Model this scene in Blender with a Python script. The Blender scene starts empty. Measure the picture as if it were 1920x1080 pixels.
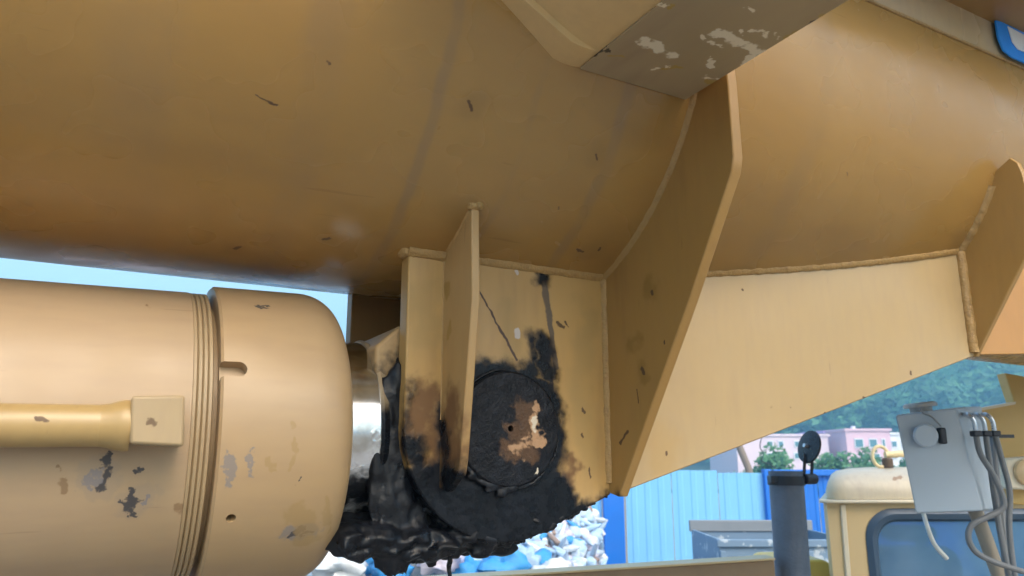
import bpy, bmesh, math, random
from mathutils import Vector as V, Matrix, noise as mnoise
random.seed(7)
rad = math.radians
scn = bpy.context.scene
COL = scn.collection

# ------------------------------------------------------------------ camera
PITCH = rad(13.0); FPX = 1400.0
CAMP = V((0, 0, 3.0))
cam = bpy.data.cameras.new('camera'); camo = bpy.data.objects.new('camera', cam); COL.objects.link(camo)
camo.location = CAMP; camo.rotation_euler = (rad(90) + PITCH, 0, 0)
cam.sensor_width = 36; cam.lens = FPX / 1920 * 36; cam.clip_start = 0.02; cam.clip_end = 2000
cam.dof.use_dof = True; cam.dof.focus_distance = 1.1; cam.dof.aperture_fstop = 9.0
scn.camera = camo

# ------------------------------------------------------------------ sky, sun, exposure
SUN_EL, SUN_AZ = rad(44), rad(150)          # azimuth clockwise from +Y
w = bpy.data.worlds.new('World'); scn.world = w; w.use_nodes = True
wn = w.node_tree; wn.nodes.clear()
sky = wn.nodes.new('ShaderNodeTexSky'); sky.sky_type = 'NISHITA'; sky.sun_disc = False
sky.sun_elevation = SUN_EL; sky.sun_rotation = SUN_AZ; sky.air_density = 1.5; sky.dust_density = 4.0; sky.ozone_density = 0.4
bg = wn.nodes.new('ShaderNodeBackground'); bg.inputs['Strength'].default_value = 0.15
wo = wn.nodes.new('ShaderNodeOutputWorld')
wn.links.new(sky.outputs[0], bg.inputs[0]); wn.links.new(bg.outputs[0], wo.inputs[0])
sl = bpy.data.lights.new('sun', 'SUN'); sl.energy = 0.75; sl.angle = rad(40); sl.color = (1, 0.92, 0.80)
so = bpy.data.objects.new('sun', sl); COL.objects.link(so)
sd = V((math.sin(SUN_AZ) * math.cos(SUN_EL), math.cos(SUN_AZ) * math.cos(SUN_EL), math.sin(SUN_EL)))
so.rotation_euler = sd.to_track_quat('Z', 'Y').to_euler(); so.location = sd * 50 + V((0, 0, 3))
scn.view_settings.view_transform = 'Standard'; scn.view_settings.look = 'None'
scn.view_settings.exposure = 1.30; scn.view_settings.gamma = 1.0; scn.view_settings.use_curve_mapping = False
scn.cycles.max_bounces = 6; scn.cycles.diffuse_bounces = 3; scn.cycles.volume_bounces = 1

# ------------------------------------------------------------------ frames of reference
# boom frame: x along the boom, y across it (away from the lens), z up; measured from the lens
BETA = rad(28.5)
RZ = Matrix.Rotation(BETA, 4, 'Z')
def ray(px, py):
    r, u, f = (px - 960) / FPX, (540 - py) / FPX, 1.0
    return V((r, f * math.cos(PITCH) - u * math.sin(PITCH), f * math.sin(PITCH) + u * math.cos(PITCH)))
RZI = RZ.inverted()
def bray(px, py): return (RZI @ ray(px, py).to_4d().xyz.to_4d()).xyz
def bY(px, py, y): d = bray(px, py); return d * (y / d.y)
def bX(px, py, x): d = bray(px, py); return d * (x / d.x)
def at(px, py, f): d = ray(px, py); return CAMP + d * (f / d.y)         # point at forward distance f
PX, PY, PZ = 0.513, 1.11, 0.044         # pivot pin centre in the boom frame
def L(p): return V((p[0] - PX, p[1] - PY, p[2] - PZ))                    # boom frame -> boom local
BR, BZC = 0.42, 0.680                  # U radius, centre height
def arc_z(y): return BZC - math.sqrt(max(0, BR * BR - (y - PY) ** 2))
def bC(px, py):                         # point on the curved belly of the boom
    d = bray(px, py)
    a = d.y ** 2 + d.z ** 2; b = -2 * (d.y * PY + d.z * BZC); c = PY ** 2 + BZC ** 2 - BR ** 2
    q = b * b - 4 * a * c
    t = (-b - math.sqrt(max(q, 0))) / (2 * a); p = d * t
    if p.z > BZC: p = bY(px, py, PY - BR)
    return p

# ------------------------------------------------------------------ mesh helpers
class MB:
    def __init__(s): s.v = []; s.f = []
    def add(s, vs, fs):
        o = len(s.v); s.v += [V(p) for p in vs]; s.f += [tuple(i + o for i in f) for f in fs]; return s
    def box(s, c, size, R=None):
        c = V(c); h = [x / 2 for x in size]; vs = []
        for z in (-1, 1):
            for y in (-1, 1):
                for x in (-1, 1):
                    p = V((x * h[0], y * h[1], z * h[2])); vs.append(c + (R @ p if R else p))
        return s.add(vs, [(0, 2, 3, 1), (4, 5, 7, 6), (0, 1, 5, 4), (2, 6, 7, 3), (0, 4, 6, 2), (1, 3, 7, 5)])
    def prism(s, pts, off):
        off = V(off); n = len(pts); a = [V(p) for p in pts]
        return s.add(a + [p + off for p in a], [tuple(range(n - 1, -1, -1)), tuple(range(n, 2 * n))] +
                     [(i, (i + 1) % n, n + (i + 1) % n, n + i) for i in range(n)])
    def lathe(s, prof, o=(0, 0, 0), ax=(1, 0, 0), n=96, caps=True, wob=0):
        ax = V(ax).normalized(); o = V(o); u = ax.orthogonal().normalized(); q = ax.cross(u); vs = []; fs = []
        for (t, r) in prof:
            for k in range(n):
                a = 2 * math.pi * k / n
                vs.append(o + ax * t + (u * math.cos(a) + q * math.sin(a)) * r * (1 + (wob * mnoise.noise(V((t * 9, a, 0))) if wob else 0)))
        for i in range(len(prof) - 1):
            for k in range(n):
                j = (k + 1) % n; fs.append((i * n + k, i * n + j, (i + 1) * n + j, (i + 1) * n + k))
        if caps: fs += [tuple(range(n - 1, -1, -1)), tuple(range((len(prof) - 1) * n, len(prof) * n))]
        return s.add(vs, fs)
    def tube(s, path, r, n=12, jit=0, flat=None):
        path = [V(p) for p in path]; vs = []; fs = []; m = len(path); u = None
        for i, p in enumerate(path):
            t = (path[min(i + 1, m - 1)] - path[max(i - 1, 0)]).normalized()
            u = t.orthogonal().normalized() if u is None else (u - t * u.dot(t)).normalized()
            q = t.cross(u); ri = r[i] if isinstance(r, (list, tuple)) else r
            for k in range(n):
                a = 2 * math.pi * k / n
                rr = ri * (1 + (jit * mnoise.noise(p * 90 + V((a * .6, 0, 0))) if jit else 0))
                vs.append(p + (u * math.cos(a) + q * math.sin(a)) * rr)
        for i in range(m - 1):
            for k in range(n):
                j = (k + 1) % n; fs.append((i * n + k, i * n + j, (i + 1) * n + j, (i + 1) * n + k))
        fs += [tuple(range(n - 1, -1, -1)), tuple(range((m - 1) * n, m * n))]
        return s.add(vs, fs)
    def blob(s, c, r, seed=0, amp=.3, n=10, m=7, sq=(1, 1, 1), fr=1.3):
        c = V(c); vs = [c + V((0, 0, r * sq[2]))]; fs = []
        for i in range(1, m):
            th = math.pi * i / m
            for k in range(n):
                a = 2 * math.pi * k / n; d = V((math.sin(th) * math.cos(a), math.sin(th) * math.sin(a), math.cos(th)))
                rr = r * (1 + amp * mnoise.noise(d * fr + V((seed * 7.3, seed * 1.7, 0))))
                vs.append(c + V((d.x * sq[0], d.y * sq[1], d.z * sq[2])) * rr)
        vs.append(c - V((0, 0, r * sq[2]))); e = len(vs) - 1
        for k in range(n):
            j = (k + 1) % n; fs.append((0, 1 + k, 1 + j)); fs.append((e, 1 + (m - 2) * n + j, 1 + (m - 2) * n + k))
            for i in range(m - 2): fs.append((1 + i * n + k, 1 + (i + 1) * n + k, 1 + (i + 1) * n + j, 1 + i * n + j))
        return s.add(vs, fs)
    def build(s, name, mat, parent=None, world=False, bevel=0, ang=35, seg=2, kind=None, goo=0, smo=4):
        vs = s.v
        if world and parent is not None:
            I = parent.matrix_basis.inverted()
            if parent.parent is not None: I = I @ parent.parent.matrix_basis.inverted()
            vs = [I @ p for p in vs]
        me = bpy.data.meshes.new(name); me.from_pydata([tuple(p) for p in vs], [], s.f); me.update()
        if bevel or not kind and len(s.f) < 20000:
            b_ = bmesh.new(); b_.from_mesh(me); bmesh.ops.recalc_face_normals(b_, faces=b_.faces); b_.to_mesh(me); b_.free()
        me.shade_smooth(); me.set_sharp_from_angle(angle=rad(ang))
        if mat: me.materials.append(mat)
        o = bpy.data.objects.new(name, me); COL.objects.link(o); o.parent = parent
        if bevel:
            b = o.modifiers.new('bevel', 'BEVEL'); b.width = bevel; b.segments = seg; b.limit_method = 'ANGLE'; b.angle_limit = rad(40)
        if goo:
            b = o.modifiers.new('fuse', 'REMESH'); b.mode = 'VOXEL'; b.voxel_size = goo; b.use_smooth_shade = True
            b = o.modifiers.new('smooth', 'SMOOTH'); b.factor = .6; b.iterations = smo
        if kind: o['kind'] = kind
        return o
def cut(o, cutter):
    m = o.modifiers.new('cut', 'BOOLEAN'); m.object = cutter; m.operation = 'DIFFERENCE'; m.solver = 'EXACT'
    bpy.context.view_layer.update(); dg = bpy.context.evaluated_depsgraph_get()
    me = bpy.data.meshes.new_from_object(o.evaluated_get(dg)); o.modifiers.clear(); o.data = me
    me.shade_smooth(); me.set_sharp_from_angle(angle=rad(30)); bpy.data.objects.remove(cutter)
def tag(o, label, cat, group=None, kind=None):
    o['label'] = label; o['category'] = cat
    if group: o['group'] = group
    if kind: o['kind'] = kind
    return o
def thing(name, label, cat, loc=(0, 0, 0), rot=(0, 0, 0), group=None):
    o = bpy.data.objects.new(name, None); COL.objects.link(o); o.location = loc; o.rotation_euler = rot
    o.empty_display_size = .1
    o.matrix_basis = Matrix.LocRotScale(V(loc), __import__('mathutils').Euler(rot), None)
    return tag(o, label, cat, group)
def rrect(x0, x1, z0, z1, r, n=6):
    P = []
    for (cx, cz, a0) in ((x1 - r, z1 - r, 0), (x0 + r, z1 - r, 90), (x0 + r, z0 + r, 180), (x1 - r, z0 + r, 270)):
        for k in range(n + 1):
            a = rad(a0 + 90 * k / n); P.append((cx + r * math.cos(a), cz + r * math.sin(a)))
    return P
def arcp(c, r, a0, a1, n): return [(c[0] + r * math.cos(rad(a0 + (a1 - a0) * i / n)), c[1] + r * math.sin(rad(a0 + (a1 - a0) * i / n))) for i in range(n + 1)]
def spline(pts, n=8):
    pts = [V(p) for p in pts]; P = [pts[0] * 2 - pts[1]] + pts + [pts[-1] * 2 - pts[-2]]; out = []
    for i in range(1, len(P) - 2):
        a, b, c, d = P[i - 1:i + 3]
        for k in range(n):
            t = k / n
            out.append(.5 * ((2 * b) + (c - a) * t + (2 * a - 5 * b + 4 * c - d) * t * t + (3 * b - a - 3 * c + d) * t ** 3))
    return out + [pts[-1]]
def lin(p, q, n): p = V(p); q = V(q); return [p.lerp(q, i / n) for i in range(n + 1)]

# ------------------------------------------------------------------ materials
class NT:
    def __init__(s, name):
        s.m = bpy.data.materials.new(name); s.m.use_nodes = True; s.t = s.m.node_tree; s.t.nodes.clear()
        s.o = s.n('ShaderNodeOutputMaterial'); s.b = s.n('ShaderNodeBsdfPrincipled'); s.l(s.b.outputs[0], s.o.inputs[0])
        s.tc = s.n('ShaderNodeTexCoord'); s.co = s.tc.outputs['Object']
    def n(s, t): return s.t.nodes.new(t)
    def l(s, a, b): s.t.links.new(a, b)
    def put(s, inp, x):
        if isinstance(x, bpy.types.NodeSocket): s.l(x, inp)
        else: inp.default_value = x
    def math(s, op, a, b=0.0, clamp=False):
        n = s.n('ShaderNodeMath'); n.operation = op; n.use_clamp = clamp; s.put(n.inputs[0], a); s.put(n.inputs[1], b); return n.outputs[0]
    def vm(s, op, a, b=None, out=0):
        n = s.n('ShaderNodeVectorMath'); n.operation = op; s.put(n.inputs[0], a)
        if b is not None:
            s.put(n.inputs[3] if op == 'SCALE' else n.inputs[1], b)
        return n.outputs[out]
    def noise(s, scale, det=4, rough=.55, co=None, col=False, dist=0):
        n = s.n('ShaderNodeTexNoise'); n.inputs['Scale'].default_value = scale; n.inputs['Detail'].default_value = det
        n.inputs['Roughness'].default_value = rough; n.inputs['Distortion'].default_value = dist
        s.l(co or s.co, n.inputs['Vector']); return n.outputs[1 if col else 0]
    def ramp(s, x, a, b, lo=0.0, hi=1.0, smooth=True):
        n = s.n('ShaderNodeMapRange'); n.interpolation_type = 'SMOOTHSTEP' if smooth else 'LINEAR'
        s.put(n.inputs[0], x); n.inputs[1].default_value = a; n.inputs[2].default_value = b; n.inputs[3].default_value = lo; n.inputs[4].default_value = hi
        return n.outputs[0]
    def mix(s, f, a, b):
        n = s.n('ShaderNodeMix'); n.data_type = 'RGBA'; s.put(n.inputs[0], f)
        s.put(n.inputs[6], a if isinstance(a, bpy.types.NodeSocket) else (*a, 1)); s.put(n.inputs[7], b if isinstance(b, bpy.types.NodeSocket) else (*b, 1))
        return n.outputs[2]
    def mixf(s, f, a, b):
        n = s.n('ShaderNodeMix'); s.put(n.inputs[0], f); s.put(n.inputs[2], a); s.put(n.inputs[3], b); return n.outputs[0]
    def scaled(s, v):
        n = s.n('ShaderNodeMapping'); n.inputs['Scale'].default_value = v; s.l(s.co, n.inputs[0]); return n.outputs[0]
    def bump(s, h, dist, strength=1.0, prev=None):
        n = s.n('ShaderNodeBump'); n.inputs['Strength'].default_value = strength; n.inputs['Distance'].default_value = dist
        s.l(h, n.inputs['Height'])
        if prev: s.l(prev, n.inputs['Normal'])
        return n.outputs[0]
    def warped(s, amt, scale):
        return s.vm('ADD', s.co, s.vm('SCALE', s.vm('SUBTRACT', s.noise(scale, 3, .62, col=True), (.5, .5, .5)), amt * 2.4))
    def capsules(s, co, caps):
        tot = None
        for (a, b, r, soft) in caps:
            a = V(a); ab = V(b) - a; d2 = max(ab.length_squared, 1e-9)
            pa = s.vm('SUBTRACT', co, tuple(a))
            t = s.math('MULTIPLY', s.vm('DOT_PRODUCT', pa, tuple(ab), out=1), 1 / d2, True)
            n = s.n('ShaderNodeVectorMath'); n.operation = 'SCALE'; n.inputs[0].default_value = tuple(ab); s.l(t, n.inputs[3])
            d = s.vm('LENGTH', s.vm('SUBTRACT', pa, n.outputs[0]), out=1)
            k = s.ramp(d, r - soft, r + soft, 1, 0)
            tot = k if tot is None else s.math('MAXIMUM', tot, k)
        return tot
def simple(name, c, rough=.5, metal=0, var=.12, scale=6, bump=0, spec=.5, coat=0):
    t = NT(name); f = t.noise(scale, 5)
    t.l(t.mix(f, tuple(x * (1 - var) for x in c), tuple(min(1, x * (1 + var)) for x in c)), t.b.inputs['Base Color'])
    t.l(t.ramp(t.noise(scale * 3, 4), .3, .7, max(0, rough - .08), rough + .08), t.b.inputs['Roughness'])
    t.b.inputs['Metallic'].default_value = metal; t.b.inputs['Specular IOR Level'].default_value = spec
    if coat: t.b.inputs['Coat Weight'].default_value = coat; t.b.inputs['Coat Roughness'].default_value = .15
    if bump: t.l(t.bump(t.noise(scale * 8, 5), bump), t.b.inputs['Normal'])
    return t.m
YEL = (.53, .335, .125)
GREASE = (.0045, .0055, .008)
def paint(name, base=YEL, rough=.38, stains=(), grease=(), gwarp=(.024, 18), bands=(), dirt=.35, streak=(3, 3, .6), rip=0):
    """weathered machine paint; stains: (colour, rough, warp, scale, strength, capsules); bands: (x, half width, strength)"""
    base = (base[0] * .80, base[1] * .73, base[2] * .65)
    t = NT(name)
    n1 = t.noise(2.3, 2); n2 = t.noise(1.0, 3, .6, co=t.scaled(tuple(8 * k for k in streak)))
    c = t.mix(t.ramp(n1, .3, .7), base, (base[0] * .90, base[1] * .86, base[2] * .72))
    c = t.mix(t.math('MULTIPLY', t.ramp(n2, .5, .78), dirt), c, (base[0] * .62, base[1] * .55, base[2] * .55))
    n3 = t.noise(1.0, 4, .65, co=t.scaled(tuple(26 * k for k in streak)))      # fine streaky dust film
    c = t.mix(t.ramp(n3, .35, .75, 0, .16), c, (base[0] * .66, base[1] * .62, base[2] * .75))
    n4 = t.noise(5, 5, .7)
    c = t.mix(t.ramp(n4, .45, .9, 0, .14), c, (min(1, base[0] * 1.08), base[1] * 1.1, base[2] * 1.35))
    sc_ = t.n('ShaderNodeTexNoise'); sc_.inputs['Scale'].default_value = 1; sc_.inputs['Detail'].default_value = 2
    t.l(t.scaled((9, 60, 160) if streak[0] < 1 else (160, 60, 14)), sc_.inputs['Vector'])
    c = t.mix(t.math('MULTIPLY', t.ramp(sc_.outputs[0], .73, .76), .35), c, (base[0] * .55, base[1] * .5, base[2] * .5))
    sp = t.ramp(t.noise(38, 3, .6), .74, .78)
    c = t.mix(t.math('MULTIPLY', sp, .35), c, (.16, .09, .04))
    ro = t.ramp(t.noise(9, 2), .3, .75, rough - .07, rough + .12)
    if bands:
        wx = t.warped(.012, 7); sx = t.n('ShaderNodeSeparateXYZ'); t.l(wx, sx.inputs[0]); brk = t.ramp(t.noise(7, 4), .32, .6, .25, 1)
        for (x, hw, st) in bands:
            k = t.math('MULTIPLY', t.ramp(t.math('ABSOLUTE', t.math('SUBTRACT', sx.outputs[0], x)), hw * .3, hw, st, 0), brk)
            c = t.mix(k, c, (.16, .125, .10))
    for (col, rg, wamt, wsc, st, caps) in stains:
        k = t.capsules(t.warped(wamt, wsc), caps)
        k = t.ramp(t.math('ADD', k, t.math('MULTIPLY', t.math('SUBTRACT', t.noise(wsc * 2.5, 3, .7), .5), .9)), *((.1, .95) if wsc < 20 else (.32, .78)), 0, st)
        c = t.mix(k, c, col); ro = t.mixf(k, ro, rg)
    nb = t.bump(t.noise(11, 2), .0025, .3)
    if rip: nb = t.bump(t.noise(170, 3, .6), .003, .9, nb)
    if grease:
        k = t.capsules(t.warped(*gwarp), [(a, b, r, sf * 1.7) for (a, b, r, sf) in grease])
        k = t.ramp(t.math('ADD', k, t.math('MULTIPLY', t.math('SUBTRACT', t.noise(70, 4, .75), .5), .5)), .15, .8)
        gc = t.mix(t.ramp(t.noise(30, 5, .7), .45, .75), GREASE, (.011, .013, .018))
        c = t.mix(k, c, gc); ro = t.mixf(k, ro, t.ramp(t.noise(60, 3), .3, .7, .16, .42))
        h = t.math('MULTIPLY', t.math('ADD', t.noise(38, 6, .7), t.math('MULTIPLY', t.noise(150, 3), .3)), k)
        nb = t.bump(h, .003, .55, nb)
        t.l(t.mixf(k, .5, .2), t.b.inputs['Specular IOR Level'])
    t.l(c, t.b.inputs['Base Color']); t.l(ro, t.b.inputs['Roughness']); t.l(nb, t.b.inputs['Normal'])
    return t.m

# ==================================================================== the setting
M_ground = simple('ground_concrete', (.24, .21, .17), .85, var=.25, scale=.6, bump=.004)
g = MB().add([(-700, -700, 0), (700, -700, 0), (700, 700, 0), (-700, 700, 0)], [(0, 1, 2, 3)]).build('ground', M_ground); g['kind'] = 'structure'
def hill_z(x, y):
    h = 62 * math.exp(-((x - 190) / 115) ** 2 - ((y - 300) / 120) ** 2)
    h += 22 * math.exp(-((x - 95) / 60) ** 2 - ((y - 240) / 70) ** 2)
    return h - 1.2 + 2.0 * mnoise.noise(V((x * .02, y * .02, 0))) * min(1, h / 10)
hm = MB(); NX = 60
hv = [(-60 + 420 * i / NX, 130 + 330 * j / NX) for j in range(NX + 1) for i in range(NX + 1)]
hm.add([(x, y, hill_z(x, y)) for (x, y) in hv], [(j * (NX + 1) + i, j * (NX + 1) + i + 1, (j + 1) * (NX + 1) + i + 1, (j + 1) * (NX + 1) + i) for j in range(NX) for i in range(NX)])
h = hm.build('hill', simple('hill_undergrowth', (.035, .06, .03), .9, scale=.05), ang=180); h['kind'] = 'structure'

# ==================================================================== the crane boom
ORI = CAMP + (RZ @ V((PX, PY, PZ)))
boom = thing('crane_boom', 'ochre yellow crane boom with rounded belly and welded bracket webs', 'crane boom', ORI, (0, 0, BETA))
def chips(list_, fn):  # small chips, 3-D capsules on the surface hit
    return [(tuple(L(fn(*a))), tuple(L(fn(*b))), r * .62, r * .6) for (a, b, r) in list_]
rust = (.095, .05, .024)
belly_chips = chips([((879, 190), (884, 206), .0035), ((1117, 290), (1119, 298), .003), ((480, 179), (503, 190), .0016), ((503, 190), (519, 196), .003),
                     ((614, 115), (618, 119), .003), ((440, 466), (450, 463), .005), ((606, 449), (618, 447), .004), ((1082, 468), (1092, 472), .004),
                     ((1125, 464), (1123, 470), .003), ((1588, 323), (1589, 329), .0022), ((1047, 388), (1047, 391), .003)], bC)
belly_soot = chips([((1060, 460), (1000, 500), .02), ((880, 330), (880, 372), .016)], bC)
bx0 = bC(790, 300).x - PX
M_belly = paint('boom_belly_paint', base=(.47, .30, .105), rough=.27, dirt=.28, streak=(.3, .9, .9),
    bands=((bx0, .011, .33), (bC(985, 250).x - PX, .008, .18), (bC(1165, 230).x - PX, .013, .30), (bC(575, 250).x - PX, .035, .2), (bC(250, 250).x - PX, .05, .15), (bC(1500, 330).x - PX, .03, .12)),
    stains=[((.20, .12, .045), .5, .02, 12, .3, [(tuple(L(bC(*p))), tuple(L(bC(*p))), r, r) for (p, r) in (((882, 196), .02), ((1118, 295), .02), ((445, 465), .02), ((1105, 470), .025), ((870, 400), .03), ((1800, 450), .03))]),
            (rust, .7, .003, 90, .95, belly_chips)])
BX0, BX1 = -4.2, 3.2
WELDZ = .749
m = MB(); prof = [(PY - BR, WELDZ)] + [(PY + BR * math.cos(rad(a)), BZC + BR * math.sin(rad(a))) for a in [180 + 180 * k / 72 for k in range(73)]] + [(PY + BR, WELDZ)]
xs = [BX0 + (BX1 - BX0) * i / 8 for i in range(9)]; n = len(prof)
m.add([L((x, y, z)) for x in xs for (y, z) in prof], [(i * n + k, i * n + k + 1, (i + 1) * n + k + 1, (i + 1) * n + k) for i in range(8) for k in range(n - 1)])
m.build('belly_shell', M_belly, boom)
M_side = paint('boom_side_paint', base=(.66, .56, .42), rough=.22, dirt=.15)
TOPZ = 1.55
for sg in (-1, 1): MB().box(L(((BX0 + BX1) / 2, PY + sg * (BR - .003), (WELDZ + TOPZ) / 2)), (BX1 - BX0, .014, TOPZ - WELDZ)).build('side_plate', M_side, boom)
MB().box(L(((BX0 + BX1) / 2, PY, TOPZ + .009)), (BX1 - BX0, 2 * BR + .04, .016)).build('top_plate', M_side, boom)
for x in (BX0, BX1): MB().prism([L((x, y, z)) for (y, z) in [(PY - BR + .001, TOPZ), (PY + BR - .001, TOPZ)] + [(PY + (BR - .002) * math.cos(rad(-5 * k)), BZC + (BR - .002) * math.sin(rad(-5 * k))) for k in range(37)]], (.012 if x < 0 else -.012, 0, 0)).build('end_plate', M_side, boom)
M_weld = paint('weld_paint', base=(.50, .34, .14), rough=.5, dirt=.7, streak=(9, 9, 9), rip=1)
def inw(p):     # a little way into the boom from a belly point
    return V((0, -p.y, BZC - PZ - p.z)).normalized() * .005
def weld(path, r, parent=boom, jit=.17, off=(0, 0, 0)):
    out = []; path = [p + V(off) for p in path]; r *= 1.35
    for i in range(len(path) - 1):
        k = max(2, int((path[i + 1] - path[i]).length / .006)); out += [path[i].lerp(path[i + 1], j / k) for j in range(k)]
    return MB().tube(out + [path[-1]], r, 8, jit).build('weld_bead', M_weld, parent, ang=60)
weld([L((x, PY - BR - .001, WELDZ)) for x in (-2.2, 3.1)], .0026, jit=.1)

YB, TW = .96, .03                          # near web, its thickness
XL, XS = .356, .690                        # left edge of the web, first stiffener
def webstains(y):
    f = lambda px, py: tuple(L(bY(px, py, y)))
    c = lambda p, q, r, s: (f(*p), f(*q), r, s)
    return f, c
f, c = webstains(YB)
web_grease = [c((938, 812), (948, 812), .104, .012), c((800, 985), (1000, 975), .082, .012), c((790, 925), (850, 940), .03, .015), c((775, 830), (790, 960), .012, .012), c((766, 720), (770, 900), .006, .012), c((1000, 640), (1010, 700), .010, .012), c((1000, 960), (1040, 952), .038, .01), c((1040, 975), (1160, 940), .020, .012),
              c((1018, 640), (1026, 705), .014, .012), c((1014, 506), (1016, 522), .010, .008), c((905, 700), (1000, 690), .018, .014), c((1035, 800), (1042, 850), .012, .012)]
web_st = [((.30, .20, .07), .55, .05, 9, .5, [c((1100, 600), (1100, 880), .02, .03), c((960, 560), (965, 640), .02, .03), c((800, 560), (800, 660), .02, .03)]),
          ((.11, .045, .014), .7, .04, 18, .85, [c((800, 740), (812, 880), .028, .028), c((1070, 850), (1060, 950), .012, .015)]),
          ((.045, .042, .045), .5, .006, 20, .8, [c((1016, 520), (1030, 600), .006, .005), c((1030, 600), (1042, 690), .005, .004)]),
          ((.05, .025, .02), .6, .004, 30, .95, [c((890, 533), (935, 612), .0017, .0014), c((935, 612), (968, 672), .0024, .0016), c((1044, 800), (1030, 690), .003, .002)]),
          ((.06, .03, .014), .7, .006, 60, .9, [c((1046, 605), (1058, 612), .003, .003), c((1060, 603), (1066, 612), .002, .002), c((1093, 765), (1096, 772), .003, .002), c((1090, 815), (1092, 823), .002, .002), c((1135, 778), (1137, 780), .002, .001), c((832, 545), (833, 553), .004, .003), c((1105, 880), (1107, 895), .002, .002)]),
          ((.52, .50, .50), .5, .004, 40, .7, [c((970, 622), (971, 630), .005, .004), c((968, 508), (969, 512), .003, .002)])]
M_web = paint('bracket_web_paint', base=(.58, .40, .165), rough=.42, stains=web_st, grease=web_grease, dirt=.45, streak=(3, 3, .4))
fx, fz = lambda px, py: bY(px, py, YB).x, lambda px, py: bY(px, py, YB).z
BOSSR = .152
tang = [(XS + .002, bY(1155, 928, .95).z), (XS + .002, arc_z(YB) + .035), (XL, arc_z(YB) + .035)]
wp = [(PX + a, PZ + b) for (a, b) in arcp((0, 0), BOSSR + .004, 180, 292, 28)]
wpoly = [(x, z) for (x, z) in tang] + wp
def web(name, y0, y1, mat):
    return MB().prism([L((x, y0, z)) for (x, z) in wpoly], (0, y1 - y0, 0)).build(name, mat, boom, bevel=.0025)
web('bracket_web', YB, YB + TW, M_web)
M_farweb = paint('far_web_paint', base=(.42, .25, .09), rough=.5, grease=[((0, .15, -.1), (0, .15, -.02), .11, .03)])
web('bracket_web', 2 * PY - YB - TW, 2 * PY - YB, M_farweb)
# raised rounded lips down the web's left edge (strip seen edge on)
# pin boss, pin cap and hole
peach = (.62, .36, .20)
pf = webstains(YB - .012)[1]
t = NT('pin_cap_grease')
wc = t.warped(.018, 30)
rag = lambda caps, sc=60: t.ramp(t.math('ADD', t.capsules(wc, caps), t.math('MULTIPLY', t.math('SUBTRACT', t.noise(sc, 4, .75), .5), 1.0)), .25, .8)
kb = rag([pf((985, 765), (985, 850), .016, .012), pf((960, 840), (990, 845), .016, .014), pf((955, 800), (975, 810), .010, .010)])
kp = rag([pf((1004, 760), (1004, 768), .007, .006), pf((1002, 785), (1008, 825), .0075, .005), pf((962, 838), (985, 832), .006, .008), pf((975, 850), (978, 862), .005, .006), pf((985, 815), (1000, 825), .005, .006)], 90)
kw = rag([pf((1004, 785), (1006, 805), .005, .004), pf((1000, 888), (1003, 889), .003, .002)], 120)
c_ = t.mix(t.ramp(t.noise(45, 5, .75), .45, .72), (.006, .007, .010), (.017, .019, .025))
c_ = t.mix(kb, c_, (.10, .055, .03)); c_ = t.mix(kp, c_, (.44, .26, .14)); c_ = t.mix(kw, c_, (.66, .56, .42))
t.l(c_, t.b.inputs['Base Color']); t.l(t.ramp(t.noise(80, 3), .3, .7, .3, .65), t.b.inputs['Roughness'])
t.l(t.bump(t.math('ADD', t.noise(60, 5, .7), t.math('MULTIPLY', t.noise(220, 2), .4)), .004, .9), t.b.inputs['Normal'])
t.b.inputs['Specular IOR Level'].default_value = .22
M_cap = t.m
cap = MB().lathe([(-.01, .082), (.004, .082), (.0075, .079), (.0085, .074), (.0085, .002)], (0, -.153, 0), (0, -1, 0), 64).build('pin_cap', M_cap, boom)
cut(cap, MB().lathe([(0, .0045), (.04, .0045)], (0, -.14, .0), (0, -1, 0), 20).build('cutter', None, boom))
M_grease = NT('black_grease')
def grease_mat(t):
    t.l(t.mix(t.ramp(t.noise(35, 5, .7), .45, .75), GREASE, (.013, .015, .020)), t.b.inputs['Base Color'])
    t.l(t.ramp(t.noise(60, 3), .3, .7, .25, .55), t.b.inputs['Roughness']); t.b.inputs['Specular IOR Level'].default_value = .3
    t.l(t.bump(t.noise(70, 4, .6), .003, .6), t.b.inputs['Normal'])
    return t.m
M_grease = grease_mat(M_grease)
MB().lathe([(0, .036), (.34, .036)], (0, -.14, 0), (0, 1, 0), 40).build('pivot_pin', simple('pin_steel', (.3, .3, .3), .35, 1), boom)
m = MB(); random.seed(3)
# irregular squeezed-out rim round the cap
for (a0, a1, rr) in ((196, 268, .0042), (262, 318, .0034), (322, 352, .0024), (20, 70, .002), (84, 150, .0026)):
    pth = [V(((.0845 + .0018 * mnoise.noise(V((a * .07, a0, 0)))) * math.cos(rad(a)), -.1545, (.0845 + .0018 * mnoise.noise(V((a * .07, a0, 0)))) * math.sin(rad(a)))) for a in [a0 + (a1 - a0) * k / 24 for k in range(25)]]
    m.tube(pth, [rr * math.sin(math.pi * (k + .6) / 25.2) ** .5 * (1 + .5 * mnoise.noise(V((k * .5, a0, 1)))) for k in range(25)], 8, .4)
for i in range(46):
    t_ = random.random(); p = L(bY(880 + 110 * t_, 880 + 32 * math.sin(t_ * 3) + random.gauss(0, 7), YB)); m.blob((p.x, -.155, p.z), random.uniform(.003, .007), i + 200, .6, 8, 6, (1.3, .7, 1))
m.build('grease_bead', M_grease, boom, kind='stuff', ang=180, goo=.0014, smo=9)

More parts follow.
